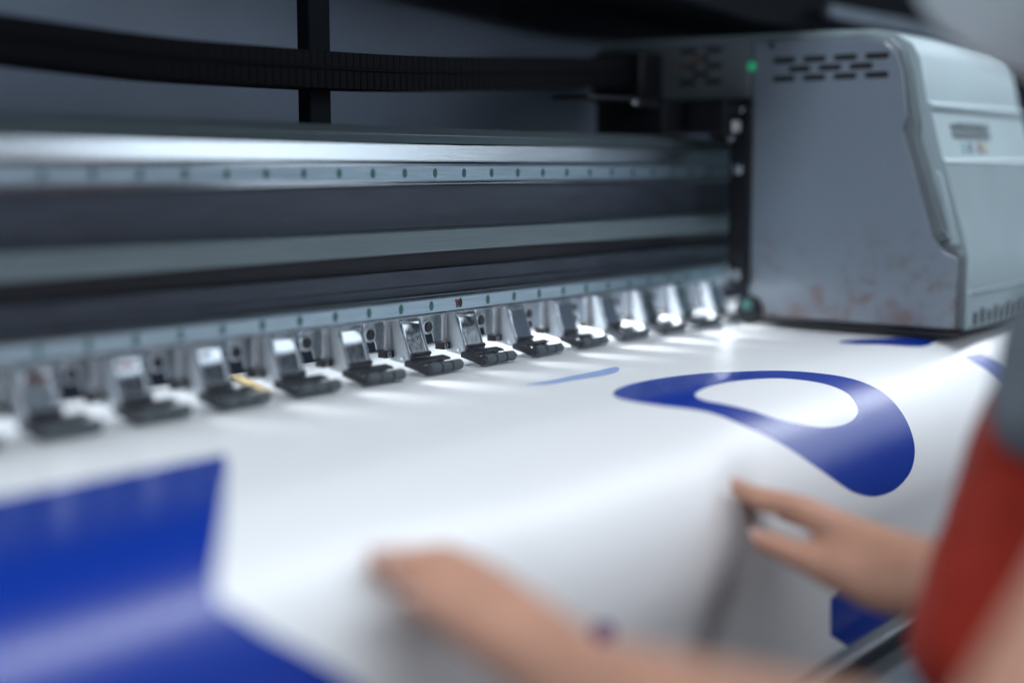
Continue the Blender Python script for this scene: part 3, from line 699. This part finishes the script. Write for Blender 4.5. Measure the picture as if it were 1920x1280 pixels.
# ------------------------------------------------------------------ light
def area(name, loc, target, sx, sy, power, col):
    l = bpy.data.lights.new(name, 'AREA'); l.shape = 'RECTANGLE'; l.size = sx; l.size_y = sy; l.energy = power; l.color = col
    o = bpy.data.objects.new(name, l); COL.objects.link(o); o.location = loc
    d = Vector(target)-Vector(loc); o.rotation_euler = d.to_track_quat('-Z','Y').to_euler(); return o
area('ceiling_light', (2.5,-0.50,1.55), (2.5,-0.30,0), 7.0, 0.28, 79, (0.86,0.93,1.0))
area('front_fill_light', (2.1,-3.2,0.8), (2.1,0,0.2), 4.6, 1.8, 54, (0.78,0.89,1.0))  # soft panel added in front for the rail reflections
area('right_fill_light', (4.6,-1.5,1.7), (1.1,-0.3,0), 1.6, 1.1, 15, (0.80,0.90,1.0))  # panel added at the right for the pale reflection on the print
area('side_light', (-1.6,-0.2,0.9), (0.9,0,0.1), 0.9, 0.9, 13, (0.78,0.89,1.0))
# added spots in the gaps between rollers throw glints onto the sheet
for k, pw in ((-5,0.25),(-4,0.4),(-3,0.6),(-2,0.8),(-1,0.4),(0,0.5),(1,0.7),(2,1.0),(3,1.3),(4,1.6),(5,1.8)):
    l = bpy.data.lights.new('gap_glint_spot', 'SPOT'); l.energy = pw; l.spot_size = math.radians(26); l.spot_blend = 1.0; l.shadow_soft_size = 0.003; l.color = (0.92,0.96,1.0)
    o = bpy.data.objects.new('gap_glint_spot', l); COL.objects.link(o); gx = ROLL0 + PITCH*k + 0.0345
    o.location = (gx, 0.046, 0.044); d = Vector((gx + 0.004, -0.050, 0.0)) - Vector(o.location); o.rotation_euler = d.to_track_quat('-Z','Y').to_euler()
WORLD = ((0.30,0.40,0.64,1), 0.05)

w = bpy.data.worlds.new('World'); scene.world = w; w.use_nodes = True
bg = w.node_tree.nodes['Background']; bg.inputs[0].default_value = WORLD[0]; bg.inputs[1].default_value = WORLD[1]

# ------------------------------------------------------------------ camera
cam = bpy.data.cameras.new('camera'); co = bpy.data.objects.new('camera', cam); COL.objects.link(co)
co.location = (0.0, -0.7755, 0.1736)
co.rotation_euler = (math.radians(90-6.95), 0, math.radians(37.9-90))
cam.lens = 50.0; cam.sensor_width = 36.0; cam.clip_start = 0.02; cam.clip_end = 50
cam.dof.use_dof = True; cam.dof.focus_distance = 1.245; cam.dof.aperture_fstop = 1.22; cam.dof.aperture_blades = 0
scene.camera = co
scene.view_settings.view_transform = 'Standard'; scene.view_settings.look = 'None'
scene.view_settings.exposure = 0.0; scene.view_settings.gamma = 1.0
scene.render.engine = 'CYCLES'
try:
    scene.cycles.use_denoising = True; scene.cycles.denoiser = 'OPENIMAGEDENOISE'
    scene.cycles.sample_clamp_indirect = 6.0; scene.cycles.caustics_refractive = False
    scene.cycles.max_bounces = 8; scene.cycles.blur_glossy = 0.3
except Exception: pass
